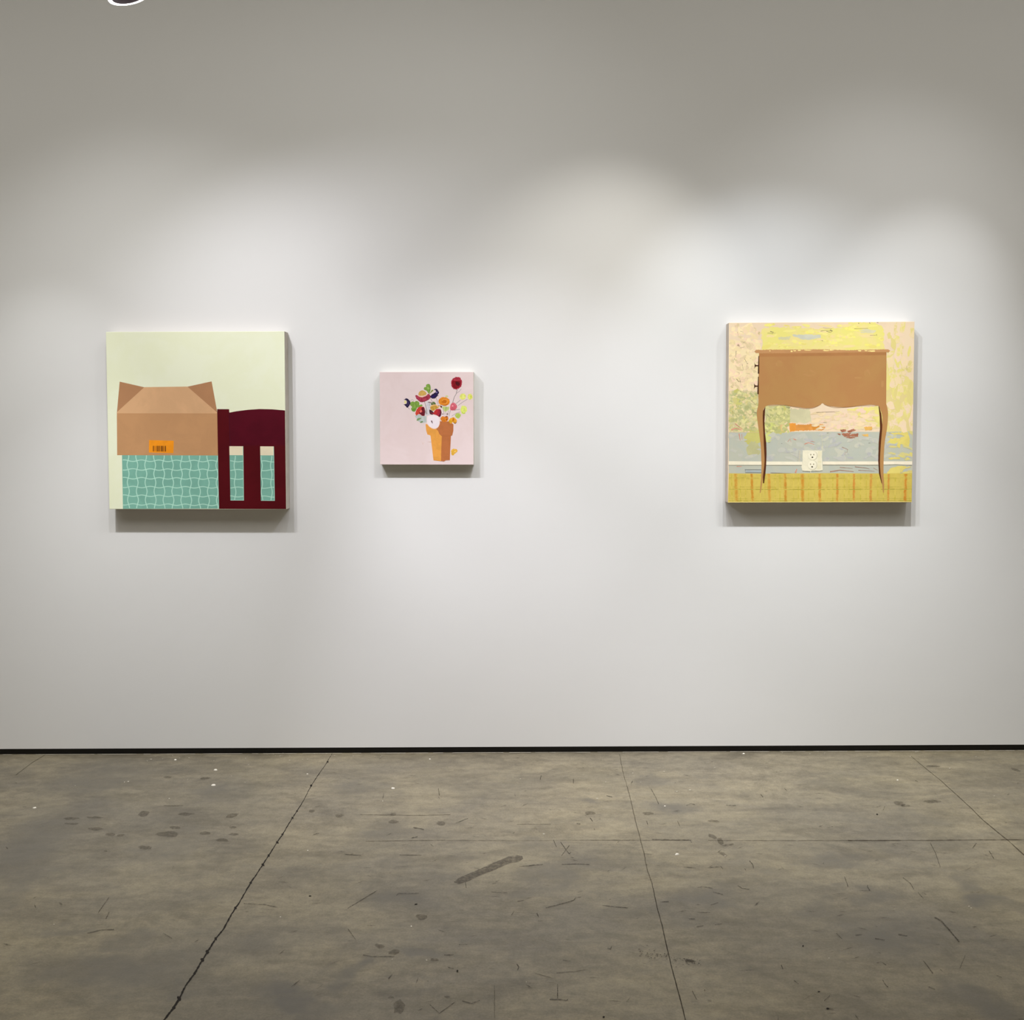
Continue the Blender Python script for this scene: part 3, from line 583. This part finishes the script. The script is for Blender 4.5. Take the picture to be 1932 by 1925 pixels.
flower('painted_leaf', 'pale green fan leaf in the middle', [(zd(cr([(430, 1200), (500, 1170), (580, 1190), (650, 1180), (640, 1280), (570, 1320), (540, 1350), (480, 1300)])), paint((182, 196, 122), .08, 90)), (zd(strip([(560, 1180), (545, 1320)], 16, 8)), paint((120, 124, 60), .05))])
flower('painted_flower', 'orange blossom at the pot rim, left of two', [(zd(rag(cr([(370, 1580), (430, 1500), (520, 1510), (590, 1480), (630, 1560), (600, 1640), (520, 1680), (430, 1670)], 6), 10, 24)), paint((214, 124, 36), .14, 110)), (zd(blob(575, 1600, 18, 34)), paint((140, 70, 20), .1)), (zd(blob(570, 1510, 44, 22)), paint((150, 70, 22), .1))])
flower('painted_flower', 'yellow orange blossom at the pot rim, right of two', [(zd(rag(cr([(640, 1650), (680, 1570), (780, 1530), (850, 1550), (910, 1630), (890, 1720), (840, 1740), (780, 1690), (700, 1740)], 6), 10, 24)), paint((226, 160, 44), .14, 110)), (zd(blob(790, 1600, 24, 60, .2)), paint((190, 100, 10), .1)), (zd(strip([(800, 1700), (860, 1735), (900, 1690)], 18)), paint((120, 72, 34), .1)), (zd(blob(690, 1660, 36, 44)), paint((206, 160, 24), .1))])
flower('painted_flower', 'large round off white blossom in front of the pot', [(zb(cr([(880, 970), (885, 890), (930, 862), (1000, 858), (1060, 880), (1085, 930), (1085, 1000), (1055, 1060), (1000, 1082), (940, 1060), (895, 1015)])), paint((240, 216, 208), .03)),
        (zb(cr([(887, 965), (893, 895), (935, 870), (1000, 867), (1055, 888), (1076, 935), (1076, 995), (1050, 1048), (1000, 1070), (945, 1050), (903, 1010)])), paint((235, 223, 226), .03)),
        (zb([(945, 955), (965, 948), (972, 975), (975, 1000), (960, 985)]), paint((92, 64, 66), .1))])
p = A.part('painted_petal', label='small fallen yellow blossom right of the pot')
p.poly(zb(rag(cr([(1265, 1420), (1300, 1400), (1350, 1405), (1360, 1440), (1325, 1470), (1300, 1500), (1270, 1490)], 6), 5, 12)), paint((224, 172, 62), .12, 110)); p.poly(zb(blob(1325, 1440, 16, 10)), paint((238, 196, 110), .05)); p.done()

# ---- right painting: side view of a small brown table over a plaid floor
A = Art('rightmost large painting on the wall, showing a brown slim-legged table on yellow plaid',
        [(1376.5, 610.5), (1726, 605.5), (1720, 948), (1371.7, 949)], 1.25661, 1.55562, .81861, .80374, -.00943, .067, paint((202, 190, 178), .04, 20, rough=.8, k=1.0))
ze = lambda L: [(1340+x/4.583, 590+y/4.583) for x, y in L]
A.canvas(paint((240, 216, 182), .05, 7, alt=(236, 211, 180), k=1.0))
p = A.part('painted_wall', label='patchy peach, yellow, green and grey wall behind the table')
YEL, YEL2 = paint((230, 219, 124), .05, 12, alt=(233, 215, 142)), paint((226, 210, 136), .05, 10, alt=(222, 202, 142))
PEA, PEA2 = paint((236, 213, 172), .04, 14, alt=(238, 218, 172)), paint((234, 208, 182), .04, 14)
OLI, GRN, GRY = paint((194, 189, 132), .07, 16, alt=(204, 198, 146)), paint((198, 193, 112), .07, 14), paint((188, 188, 170), .04, 12, alt=(183, 186, 172))
p.poly(ze(rag([(165, 250), (440, 240), (440, 560), (420, 670), (165, 672)], 12, 16)), PEA)
p.poly(ze(rag([(450, 150), (520, 125), (900, 140), (1180, 120), (1200, 82), (1430, 78), (1500, 130), (1510, 320), (455, 330)], 9, 14)), YEL)
p.poly(ze(rag([(1530, 335), (1600, 320), (1580, 420), (1600, 540), (1700, 540), (1765, 600), (1760, 1030), (1500, 1035)], 9, 16)), YEL2)
p.poly(ze(rag([(1180, 830), (1500, 800), (1500, 1010), (1390, 990), (1330, 910), (1230, 890)], 9, 14)), paint((226, 212, 128), .06, 12))
p.poly(ze(rag([(162, 678), (300, 672), (420, 690), (415, 1028), (162, 1030)], 9, 14)), paint((206, 192, 148), .06, 12, alt=(200, 196, 144)))
p.poly(ze(rag([(470, 800), (690, 800), (700, 930), (640, 960), (650, 1040), (480, 1040)], 9, 14)), OLI)
p.poly(ze(rag([(690, 830), (860, 830), (880, 950), (690, 950)], 9, 12)), paint((208, 200, 160), .05, 12))
p.poly(ze([(160, 1036), (480, 1036), (560, 1045), (700, 1030), (960, 1026), (1500, 1026), (1762, 1022), (1755, 1395), (156, 1395)]), GRY)
p.poly(ze(rag([(1100, 1026), (1110, 1000), (1260, 990), (1300, 1026)], 4, 8)), PEA2)
for q, m in ((blob(235, 735, 44, 72), GRN), (blob(400, 1010, 80, 40), GRN), (blob(370, 1085, 75, 60), paint((196, 190, 112), .06, 12)), (blob(370, 1180, 60, 70), paint((188, 184, 136), .06, 12)), (blob(500, 1080, 42, 40), paint((204, 208, 132), .06, 12)),
             (blob(520, 1000, 50, 60), paint((206, 208, 124), .06, 12)), (blob(580, 900, 60, 60), OLI), (blob(600, 1010, 60, 40), paint((196, 188, 118), .05)), (blob(640, 990, 34, 34), paint((226, 190, 132), .05)), (blob(610, 830, 60, 26), GRN)):
    p.poly(ze(rag(q, 8, 12)), m)
p.poly(ze(rag([(680, 955), (740, 955), (740, 1020), (690, 1028), (684, 990)], 3, 8)), paint((229, 152, 62), .05))
p.poly(ze(rag([(735, 965), (830, 968), (880, 960), (975, 960), (1000, 990), (970, 1015), (830, 1015), (740, 1020)], 4, 8)), paint((218, 148, 72), .07, 20))
p.poly(ze(rag([(880, 985), (960, 975), (975, 1010), (890, 1010)], 3, 8)), paint((206, 136, 54), .07))
p.poly(ze(rag([(710, 192), (800, 190), (960, 192), (965, 215), (870, 235), (800, 232), (740, 212)], 4, 9)), paint((205, 203, 182), .04))
p.poly(ze(rag([(1290, 150), (1350, 138), (1440, 150), (1420, 172), (1310, 172)], 4, 9)), paint((216, 208, 170), .04))
p.poly(ze(rag([(590, 215), (700, 205), (690, 235), (600, 235)], 4, 9)), paint((214, 206, 160), .05))
# brushy dabs
def dabs(n, x0, x1, y0, y1, cols, rx, ry, a=.9):
    cols = [(c[0], min(c[1], c[0]-1), c[2]) for c in cols]
    for i in range(n):
        x, y = random.uniform(x0, x1), random.uniform(y0, y1)
        m = paint(random.choice(cols), .05, 45, alt=random.choice(cols))
        p.poly(ze(blob(x, y, random.uniform(*rx), random.uniform(*ry), random.uniform(-a, a), 9, .3)), m)
        p.a.lay -= .6
dabs(110, 175, 430, 110, 660, [(236, 214, 162), (240, 208, 178), (232, 206, 168), (218, 196, 152), (244, 222, 176)], (14, 46), (10, 30))
dabs(150, 170, 410, 690, 1020, [(186, 190, 132), (216, 204, 150), (228, 206, 160), (176, 180, 120), (222, 214, 150), (206, 196, 128)], (10, 34), (8, 26))
dabs(90, 480, 680, 815, 1030, [(186, 190, 122), (222, 216, 146), (212, 204, 140), (178, 186, 118)], (8, 28), (7, 22))
dabs(60, 470, 1500, 100, 300, [(238, 226, 136), (230, 214, 120), (236, 214, 152), (240, 230, 120)], (16, 60), (6, 16), .2)
dabs(70, 1540, 1755, 110, 1010, [(236, 212, 168), (228, 214, 130), (236, 210, 180), (222, 206, 132)], (12, 36), (20, 70), .3)
dabs(70, 880, 1420, 840, 1000, [(238, 212, 170), (236, 204, 180), (230, 210, 160), (224, 200, 156)], (14, 50), (8, 20), .3)
dabs(80, 170, 1750, 1045, 1270, [(194, 193, 178), (180, 186, 176), (190, 188, 178), (198, 196, 176)], (16, 60), (8, 26), .6)
dabs(22, 1540, 1755, 1030, 1270, [(216, 202, 126), (222, 208, 110), (206, 198, 140)], (14, 40), (6, 20), .4)
dabs(14, 1530, 1750, 1330, 1385, [(220, 204, 118), (214, 196, 120)], (12, 34), (6, 14), .5)
YS = paint((222, 204, 112), .05)
p.poly(ze(rag([(1540, 1035), (1710, 1030), (1725, 1090), (1720, 1150), (1690, 1150), (1650, 1120), (1640, 1170), (1615, 1150), (1620, 1110), (1560, 1100), (1550, 1085), (1640, 1080), (1680, 1060), (1600, 1045)], 5, 8)), YS)
p.poly(ze(rag([(1530, 1375), (1560, 1340), (1620, 1325), (1660, 1320), (1700, 1330), (1640, 1345), (1640, 1390), (1530, 1390)], 4, 8)), YS)
p.poly(ze(rag([(1540, 1250), (1640, 1245), (1640, 1262), (1545, 1265)], 4, 8)), YS)
# dark nicks, pencil marks and rust strokes
INK, RUST, PINK, RED3 = paint((112, 96, 84), .1, 40), paint((168, 110, 84), .15, 60), paint((210, 148, 124), .1, 50), paint((138, 88, 76), .1, 60)
for q, w in (([(228, 335), (224, 390)], 5), ([(215, 398), (205, 418)], 3), ([(230, 575), (250, 600), (262, 590)], 6), ([(262, 590), (264, 612)], 5), ([(185, 645), (200, 650)], 4), ([(290, 265), (310, 255)], 3), ([(300, 400), (325, 445)], 4), ([(320, 445), (332, 440)], 5),
             ([(345, 395), (360, 402)], 3), ([(265, 165), (290, 172)], 3), ([(240, 170), (250, 215)], 2), ([(525, 165), (552, 172), (540, 188)], 7), ([(500, 180), (575, 180)], 3), ([(960, 160), (1000, 152), (1060, 155)], 5), ([(1040, 150), (1062, 158), (1050, 166)], 9),
             ([(1285, 88), (1292, 92)], 8), ([(1380, 84), (1388, 90)], 8), ([(1445, 82), (1460, 84)], 6), ([(1250, 137), (1300, 135), (1370, 132)], 4), ([(1385, 192), (1440, 190)], 3), ([(1440, 182), (1446, 196)], 4), ([(1010, 160), (1050, 170)], 5), ([(970, 240), (980, 244)], 4),
             ([(355, 760), (400, 800)], 4), ([(380, 860), (412, 870)], 6), ([(190, 850), (196, 880)], 4), ([(490, 880), (520, 905)], 4), ([(660, 815), (690, 822), (700, 810)], 5), ([(1010, 1038), (1030, 1036)], 4), ([(1370, 1124), (1385, 1122)], 4), ([(500, 1124), (520, 1118)], 4),
             ([(615, 1130), (622, 1132)], 5), ([(920, 860), (1120, 852)], 4), ([(980, 945), (1010, 950)], 4), ([(980, 130), (1060, 140)], 2), ([(280, 450), (290, 500)], 3), ([(300, 300), (260, 310)], 3)):
    p.line(ze(q), w/4.58*.8, INK, w/4.58*.35)
for q in ([(1125, 1010), (1170, 1005), (1180, 1022), (1140, 1032)], [(1185, 1020), (1240, 1000), (1262, 1012), (1200, 1035)], [(1135, 1042), (1220, 1035), (1200, 1058), (1150, 1062)], [(1220, 1045), (1280, 1040), (1280, 1068), (1230, 1068)], [(1165, 1076), (1215, 1070), (1260, 1076), (1210, 1085)], [(1095, 1040), (1130, 1045), (1125, 1060)], [(1150, 1055), (1280, 1050), (1270, 1064), (1160, 1070)]):
    p.poly(ze(rag(q, 3, 6)), RUST)
for q, w in (([(180, 1015), (215, 1000), (270, 1015)], 14), ([(215, 960), (245, 985), (280, 1010)], 8), ([(248, 1045), (258, 1105)], 10), ([(272, 1050), (275, 1100)], 6), ([(670, 1115), (690, 1090), (700, 1120)], 5), ([(720, 1090), (745, 1100)], 9), ([(815, 1135), (850, 1122), (900, 1138)], 9), ([(870, 1110), (905, 1116)], 4), ([(225, 1330), (270, 1330)], 8), ([(735, 1385), (748, 1350)], 14)):
    p.line(ze(q), w/4.58, PINK, w/4.58*.5)
for q, w in (([(1140, 1160), (1190, 1180), (1180, 1210)], 6), ([(1170, 1200), (1160, 1230)], 3), ([(1035, 1374), (1120, 1360), (1240, 1372)], 10), ([(1120, 1335), (1230, 1345)], 5), ([(1250, 1330), (1340, 1340), (1380, 1350)], 6), ([(1280, 1360), (1420, 1368)], 5), ([(1410, 1340), (1450, 1362)], 4)):
    p.line(ze(q), w/4.58, paint((166, 128, 108), .15, 60), w/4.58*.4)
p.poly(ze(rag([(1330, 985), (1400, 980), (1398, 1010), (1340, 1015)], 3, 8)), paint((226, 176, 92), .08)); p.poly(ze(rag([(1310, 1052), (1366, 1045), (1370, 1068), (1330, 1064)], 2, 8)), paint((222, 176, 96), .08))
p.line(ze([(300, 1358), (300, 1384), (440, 1384)]), .9, paint((110, 116, 116), .05)); p.line(ze([(296, 1358), (438, 1358)]), .9, paint((110, 116, 116), .05)); p.poly(ze([(306, 1364), (438, 1364), (438, 1378), (306, 1378)]), paint((170, 180, 182), .05))
p.line(ze([(156, 1033), (480, 1036)]), .5, PEA); p.line(ze([(520, 1385), (700, 1390)]), .8, INK); p.line(ze([(965, 1045), (970, 1180)]), .5, paint((212, 204, 164), .05)); p.line(ze([(775, 1190), (768, 1290)]), 1.4, paint((200, 190, 164), .05))
p.line(ze([(765, 1190), (755, 1290)]), .6, paint((168, 164, 150), .05))
p.done()
p = A.part('painted_plaid_floor', label='yellow plaid floor with orange stripes')
p.poly(ze([(156, 1390), (480, 1392), (960, 1386), (1500, 1388), (1750, 1385), (1744, 1636), (140, 1642)]), paint((211, 188, 92), .05, 18, alt=(204, 181, 86)))
for x in (180, 215, 255, 300, 355, 430, 470, 505, 560, 600, 645, 720, 760, 795, 850, 900, 945, 1010, 1060, 1098, 1160, 1200, 1243, 1300, 1350, 1390, 1450, 1500, 1543, 1600, 1650, 1690, 1730):
    p.line(ze([(x, 1395), (x-2+(x-950)*-.006, 1636)]), random.uniform(1.2, 2.6), paint((198, 178, 70), .05, 40, alt=(214, 192, 92)))
for x, w, c in ((215, 30, (204, 156, 66)), (355, 24, (200, 142, 52)), (505, 26, (206, 156, 68)), (645, 26, (198, 146, 58)), (795, 30, (204, 150, 58)), (945, 26, (204, 146, 60)), (1098, 22, (206, 148, 64)), (1243, 20, (208, 146, 66)), (1390, 24, (206, 150, 72)), (1543, 20, (208, 148, 68)), (1690, 28, (204, 138, 52))):
    dx = (x-950)*-.012
    p.poly(ze(rag([(x-w/2, 1392), (x+w/2, 1392), (x+w/2+dx, 1636), (x-w/2+dx, 1636)], 2.5, 12)), paint(c, .05, 40, alt=(211, 172, 78)))
    p.line(ze([(x, 1396), (x+dx, 1634)]), 1.8, paint((c[0]-4, c[1]-12, c[2]-12), .05, 40, alt=c))
OL = paint((170, 156, 62), .05, 40, alt=(206, 184, 86))
for y, w in ((1412, 2), (1428, 4), (1436, 3), (1508, 4), (1526, 5), (1530, 3), (1610, 3), (1626, 4), (1634, 4)):
    p.line(ze([(158, y), (500, y+1), (1000, y), (1742, y-3)]), w/4.58, OL)
p.line(ze([(142, 1641), (1744, 1635)]), .9, paint((244, 224, 150), .03))
p.done()
p = A.part('painted_rail', label='thin cream rail across the painted wall')
p.poly(ze([(157, 1285), (795, 1287), (795, 1316), (156, 1317)]), paint((238, 229, 203), .03)); p.poly(ze([(972, 1285), (1754, 1281), (1753, 1312), (972, 1312)]), paint((240, 228, 202), .03))
SH = paint((146, 142, 122), .05); p.line(ze([(156, 1319), (440, 1319), (795, 1319)]), .7, SH); p.line(ze([(972, 1315), (1450, 1315), (1600, 1310), (1753, 1316)]), .9, SH)
p.done()
p = A.part('painted_outlet', label='cream double power outlet')
p.poly(ze(rag([(800, 1188), (968, 1190), (966, 1250), (972, 1360), (940, 1368), (885, 1364), (870, 1370), (795, 1366), (788, 1330), (797, 1290)], 1.5, 10)), paint((232, 224, 196), .03, 40))
p.line(ze([(796, 1370), (870, 1374), (970, 1366)]), .8, SH); p.line(ze([(866, 1366), (868, 1384)]), .9, paint((236, 228, 200), .03))
for (sx, sy) in ((886, 1231), (884, 1314)):
    p.poly(ze(blob(sx, sy+3, 42, 43, 0, 24, .02)), paint((206, 198, 168), .03)); p.poly(ze(blob(sx-3, sy+1, 38, 39, 0, 24, .02)), paint((236, 228, 202), .03))
    for dx in (-17, 9): p.poly(ze(blob(sx+dx, sy-5, 5, 7, 0, 8, .1)), paint((150, 140, 112), .05))
    p.poly(ze(blob(sx-3, sy+18, 8, 6.5, 0, 10, .1)), paint((62, 54, 34), .05))
p.poly(ze([(935, 1195), (962, 1196), (958, 1350), (925, 1352), (930, 1290)]), paint((224, 214, 176), .04, 30, alt=(230, 222, 192)))
p.done()
BR, BRD, BRL, DK = paint((181, 135, 81), .035, 6, alt=(179, 129, 79)), paint((172, 120, 72), .04, 10), paint((190, 140, 92), .04, 12), paint((84, 42, 18), .12, 30)
p = A.part('painted_table', label='brown side table with curved slender legs')
body = [(427, 340), (1526, 322), (1526, 400), (1522, 780)]
legR = cr([(1522, 780), (1536, 840), (1537, 900), (1528, 1000), (1508, 1120), (1500, 1250), (1497, 1380), (1502, 1480), (1498, 1558)], 4, False)
inR = cr([(1492, 1555), (1485, 1480), (1470, 1370), (1468, 1250), (1478, 1100), (1488, 980), (1486, 880), (1462, 806)], 4, False)
skirt = cr([(1455, 800), (1400, 791), (1330, 795), (1180, 812), (1100, 812), (1030, 803), (995, 790), (972, 779)], 5, False)+cr([(972, 779), (945, 797), (890, 818), (830, 823), (760, 814), (690, 805), (640, 796), (540, 796), (495, 803), (478, 812)], 5, False)[1:]
inL = cr([(478, 812), (458, 850), (455, 940), (460, 1050), (463, 1150), (468, 1280), (455, 1400), (443, 1500), (432, 1560)], 4, False)
legL = cr([(424, 1560), (432, 1480), (440, 1380), (440, 1280), (436, 1150), (424, 1050), (408, 930), (404, 860), (418, 790), (418, 720)], 4, False)
for q in (  # inner dark faces of the far legs
        strip(cr([(468, 818), (464, 930), (466, 1050), (476, 1180), (474, 1290), (466, 1390), (458, 1476)], 5, False), 18, 7) if False else [(478, 812), (474, 870), (470, 940), (474, 1040), (484, 1130), (486, 1220), (482, 1320), (474, 1400), (463, 1476), (453, 1476), (452, 1400), (460, 1300), (462, 1180), (452, 1050), (448, 940), (452, 860)],
        [(1456, 800), (1462, 806), (1480, 870), (1490, 980), (1482, 1100), (1472, 1250), (1474, 1370), (1488, 1490), (1478, 1468), (1458, 1390), (1452, 1280), (1456, 1120), (1468, 1000), (1466, 900)]):
    p.poly(ze(q), DK)
p.poly(ze(body+legR[1:]+inR+skirt+inL+legL), BR)
p.poly(ze(rag([(385, 338), (400, 325), (520, 322), (1000, 316), (1180, 322), (1380, 316), (1540, 312), (1560, 326), (1545, 336), (1000, 350), (440, 352), (400, 352)], 2.2, 7)), BRL)
p.poly(ze([(427, 356), (1526, 336), (1526, 362), (427, 384)]), BRD)
SPK = paint((240, 216, 140), .05)
for q in ((520, 333, 6, 4), (708, 334, 10, 7), (735, 330, 14, 4), (775, 326, 14, 5), (850, 324, 30, 4), (1005, 326, 30, 5), (1055, 322, 20, 4), (1295, 326, 16, 5), (1350, 326, 12, 4), (1400, 328, 36, 6), (600, 319, 20, 2), (1150, 318, 40, 3)): p.poly(ze(rag(blob(*q), 1.5, 6)), SPK)
p.line(ze(cr([(505, 804), (640, 800), (760, 819), (830, 828), (900, 820), (960, 790)], 5, False)), .5, BRD); p.line(ze(cr([(985, 790), (1060, 815), (1150, 817), (1330, 800), (1440, 800)], 5, False)), .5, BRD)
for q in ((600, 440, 30, 26), (1360, 520, 28, 34), (1490, 610, 14, 30), (860, 520, 60, 30), (1280, 560, 30, 10)): p.poly(ze(blob(*q)), paint((186, 138, 86), .03, 30, alt=(181, 135, 81)))
p.line(ze([(418, 545), (422, 535)]), .7, paint((240, 216, 170), .02))
tb = p.done()
KN = paint((70, 38, 18), .1, 40)
for dx, y0, y1, yk in ((0, 378, 530, 460), (-5, 556, 706, 636)):
    p = A.part('painted_drawer', tb, 'dark drawer edge with a turned knob, seen from the side')
    p.poly(ze([(421+dx, y0), (428+dx, y0-4), (427+dx, y1), (418+dx, y1), (414+dx, y1-6)]), KN)
    p.poly(ze([(386+dx, yk-28), (391+dx, yk-15), (398+dx, yk-6), (418+dx, yk-5), (418+dx, yk+5), (398+dx, yk+6), (391+dx, yk+15), (386+dx, yk+28), (388+dx, yk)]), KN)
    p.done()

# ------------------------------------------------------------------ ceiling track spotlight, its rim just inside the frame
LX, LY, LZ = -1.425, -1.12, 2.955
def ray_at_y(px, py, yy):
    d = FW + R2*((px-CX)/F) - U2*((py-CY)/F); t = (yy-CAM.y)/d.y; return CAM+d*t
rim = ray_at_y(215, -6, LY)
sl = empty('spotlight', (rim.x, LY, rim.z+.17), 'round ceiling spotlight with glowing white rim, at top left above the box painting', 'spotlight')
sl.rotation_euler = (math.radians(5), math.radians(-15), 0)
def lathe(prof, n=48, close=False):
    b = bmesh.new(); rings = []
    for r, z in prof:
        rings.append([b.verts.new((r*math.cos(k/n*math.tau), r*math.sin(k/n*math.tau), z)) for k in range(n)])
    for i in range(len(rings)-1):
        for k in range(n): b.faces.new((rings[i][k], rings[i][(k+1) % n], rings[i+1][(k+1) % n], rings[i+1][k]))
    if close:
        b.faces.new(rings[0][::-1]); b.faces.new(rings[-1])
    bmesh.ops.recalc_face_normals(b, faces=b.faces)
    return b
WM = simple('white_metal', (214, 212, 208), .4); DKM = simple('dark_baffle', (150, 138, 150), .5)
from_bm('lamp_housing', lathe([(.030, .02), (.046, .01), (.052, -.03), (.058, -.13), (.062, -.155), (.0665, -.163)]), WM, sl, smooth=True)
from_bm('glass_rim', lathe([(.0665, -.163), (.069, -.167), (.068, -.172), (.0625, -.174), (.056, -.172)]), simple('lit_glass_rim', (250, 250, 250), .2, emis=9), sl, smooth=True)
from_bm('baffle', lathe([(.056, -.172), (.050, -.150), (.044, -.11), (.02, -.10), (.001, -.10)]), DKM, sl, smooth=True)
from_bm('yoke', box_bm(-.012, -.006, .015, .012, .006, .16, .002), WM, sl)
from_bm('track_adapter', box_bm(-.07, -.017, .155, .07, .017, .185, .004), WM, sl)
from_bm('stem', box_bm(-.006, -.006, .18, .006, .006, ZC-rim.z-.17-.002), WM, sl)
# ------------------------------------------------------------------ light
def spot(x, tx, tz, P, c, size=58, blend=1.0, y=-1.12, z=2.97, r=.022):
    L = bpy.data.lights.new('gallery_or_added_spot', 'SPOT'); L.energy = P; L.color = c; L.spot_size = math.radians(size); L.spot_blend = blend; L.shadow_soft_size = r
    o = bpy.data.objects.new('gallery_or_added_spot', L); COL.objects.link(o); o.location = (x, y, z)
    d = Vector((tx, 0, tz))-o.location; o.rotation_euler = d.to_track_quat('-Z', 'Y').to_euler()
    return o
WRM = (.96, .965, .965)
W0, LAV, BLU, YLW = (.945, .965, .99), (.945, .945, 1.03), (.89, .95, 1.03), (1, .98, .92)
#     x      aim x  aim z  watts
for a in ((-2.14, -2.29, 1.51, 24.5, W0, 40.1), (-1.93, -2.02, -1.5, 96.3, W0, 57.7), (-1.425, -.23, -.33, 51.1, LAV, 124.9), (-1.02, .18, -.85, 150.3, LAV, 46.7), (-.855, -.09, -1.17, 23.1, BLU, 90.7),
          (.19, -.53, -1.03, 60.4, LAV, 88.2), (.54, .26, 1.89, 30.1, YLW, 67), (.72, 1.17, 1.34, 46.9, BLU, 75.8), (1.02, 2.11, -1.5, 83.7, W0, 84.1), (1.34, 1.54, -1.5, 126.4, W0, 55.7), (1.95, 1.72, 1.96, 25.5, W0, 41.6),
          (-1.9, -1.7, .1, 112.0, WRM, 77, 1.0, -1.65, 3.85, .06), (0, -1.2, .12, 22.1, WRM, 117.9, 1.0, -1.65, 3.85, .06), (1.9, 1.39, 1.37, 53.4, WRM, 62.8, 1.0, -1.65, 3.85, .06)):  # this row: unseen wash lamps, added to brighten the lower wall
    spot(*a)
spot(.3, .3, -1.2, 60, W0, 52, 1.0, -1.65, 3.85, .06)  # unseen extra lamp, added to lift the wall foot and nearby floor
def area(x, y, z, sx, sy, P, c, rot=(0, 0, 0)):
    L = bpy.data.lights.new('added_fill', 'AREA'); L.shape = 'RECTANGLE'; L.size = sx; L.size_y = sy; L.energy = P; L.color = c
    o = bpy.data.objects.new('added_fill', L); COL.objects.link(o); o.location = (x, y, z); o.rotation_euler = rot
area(.1, -2.5, 4.25, 9.4, 2.4, 105, (1, .98, .92))  # unseen fill light, added under the ceiling to set the ambient level
w = bpy.data.worlds.new('world'); SC.world = w; w.use_nodes = True
w.node_tree.nodes['Background'].inputs[0].default_value = (.02, .02, .02, 1)
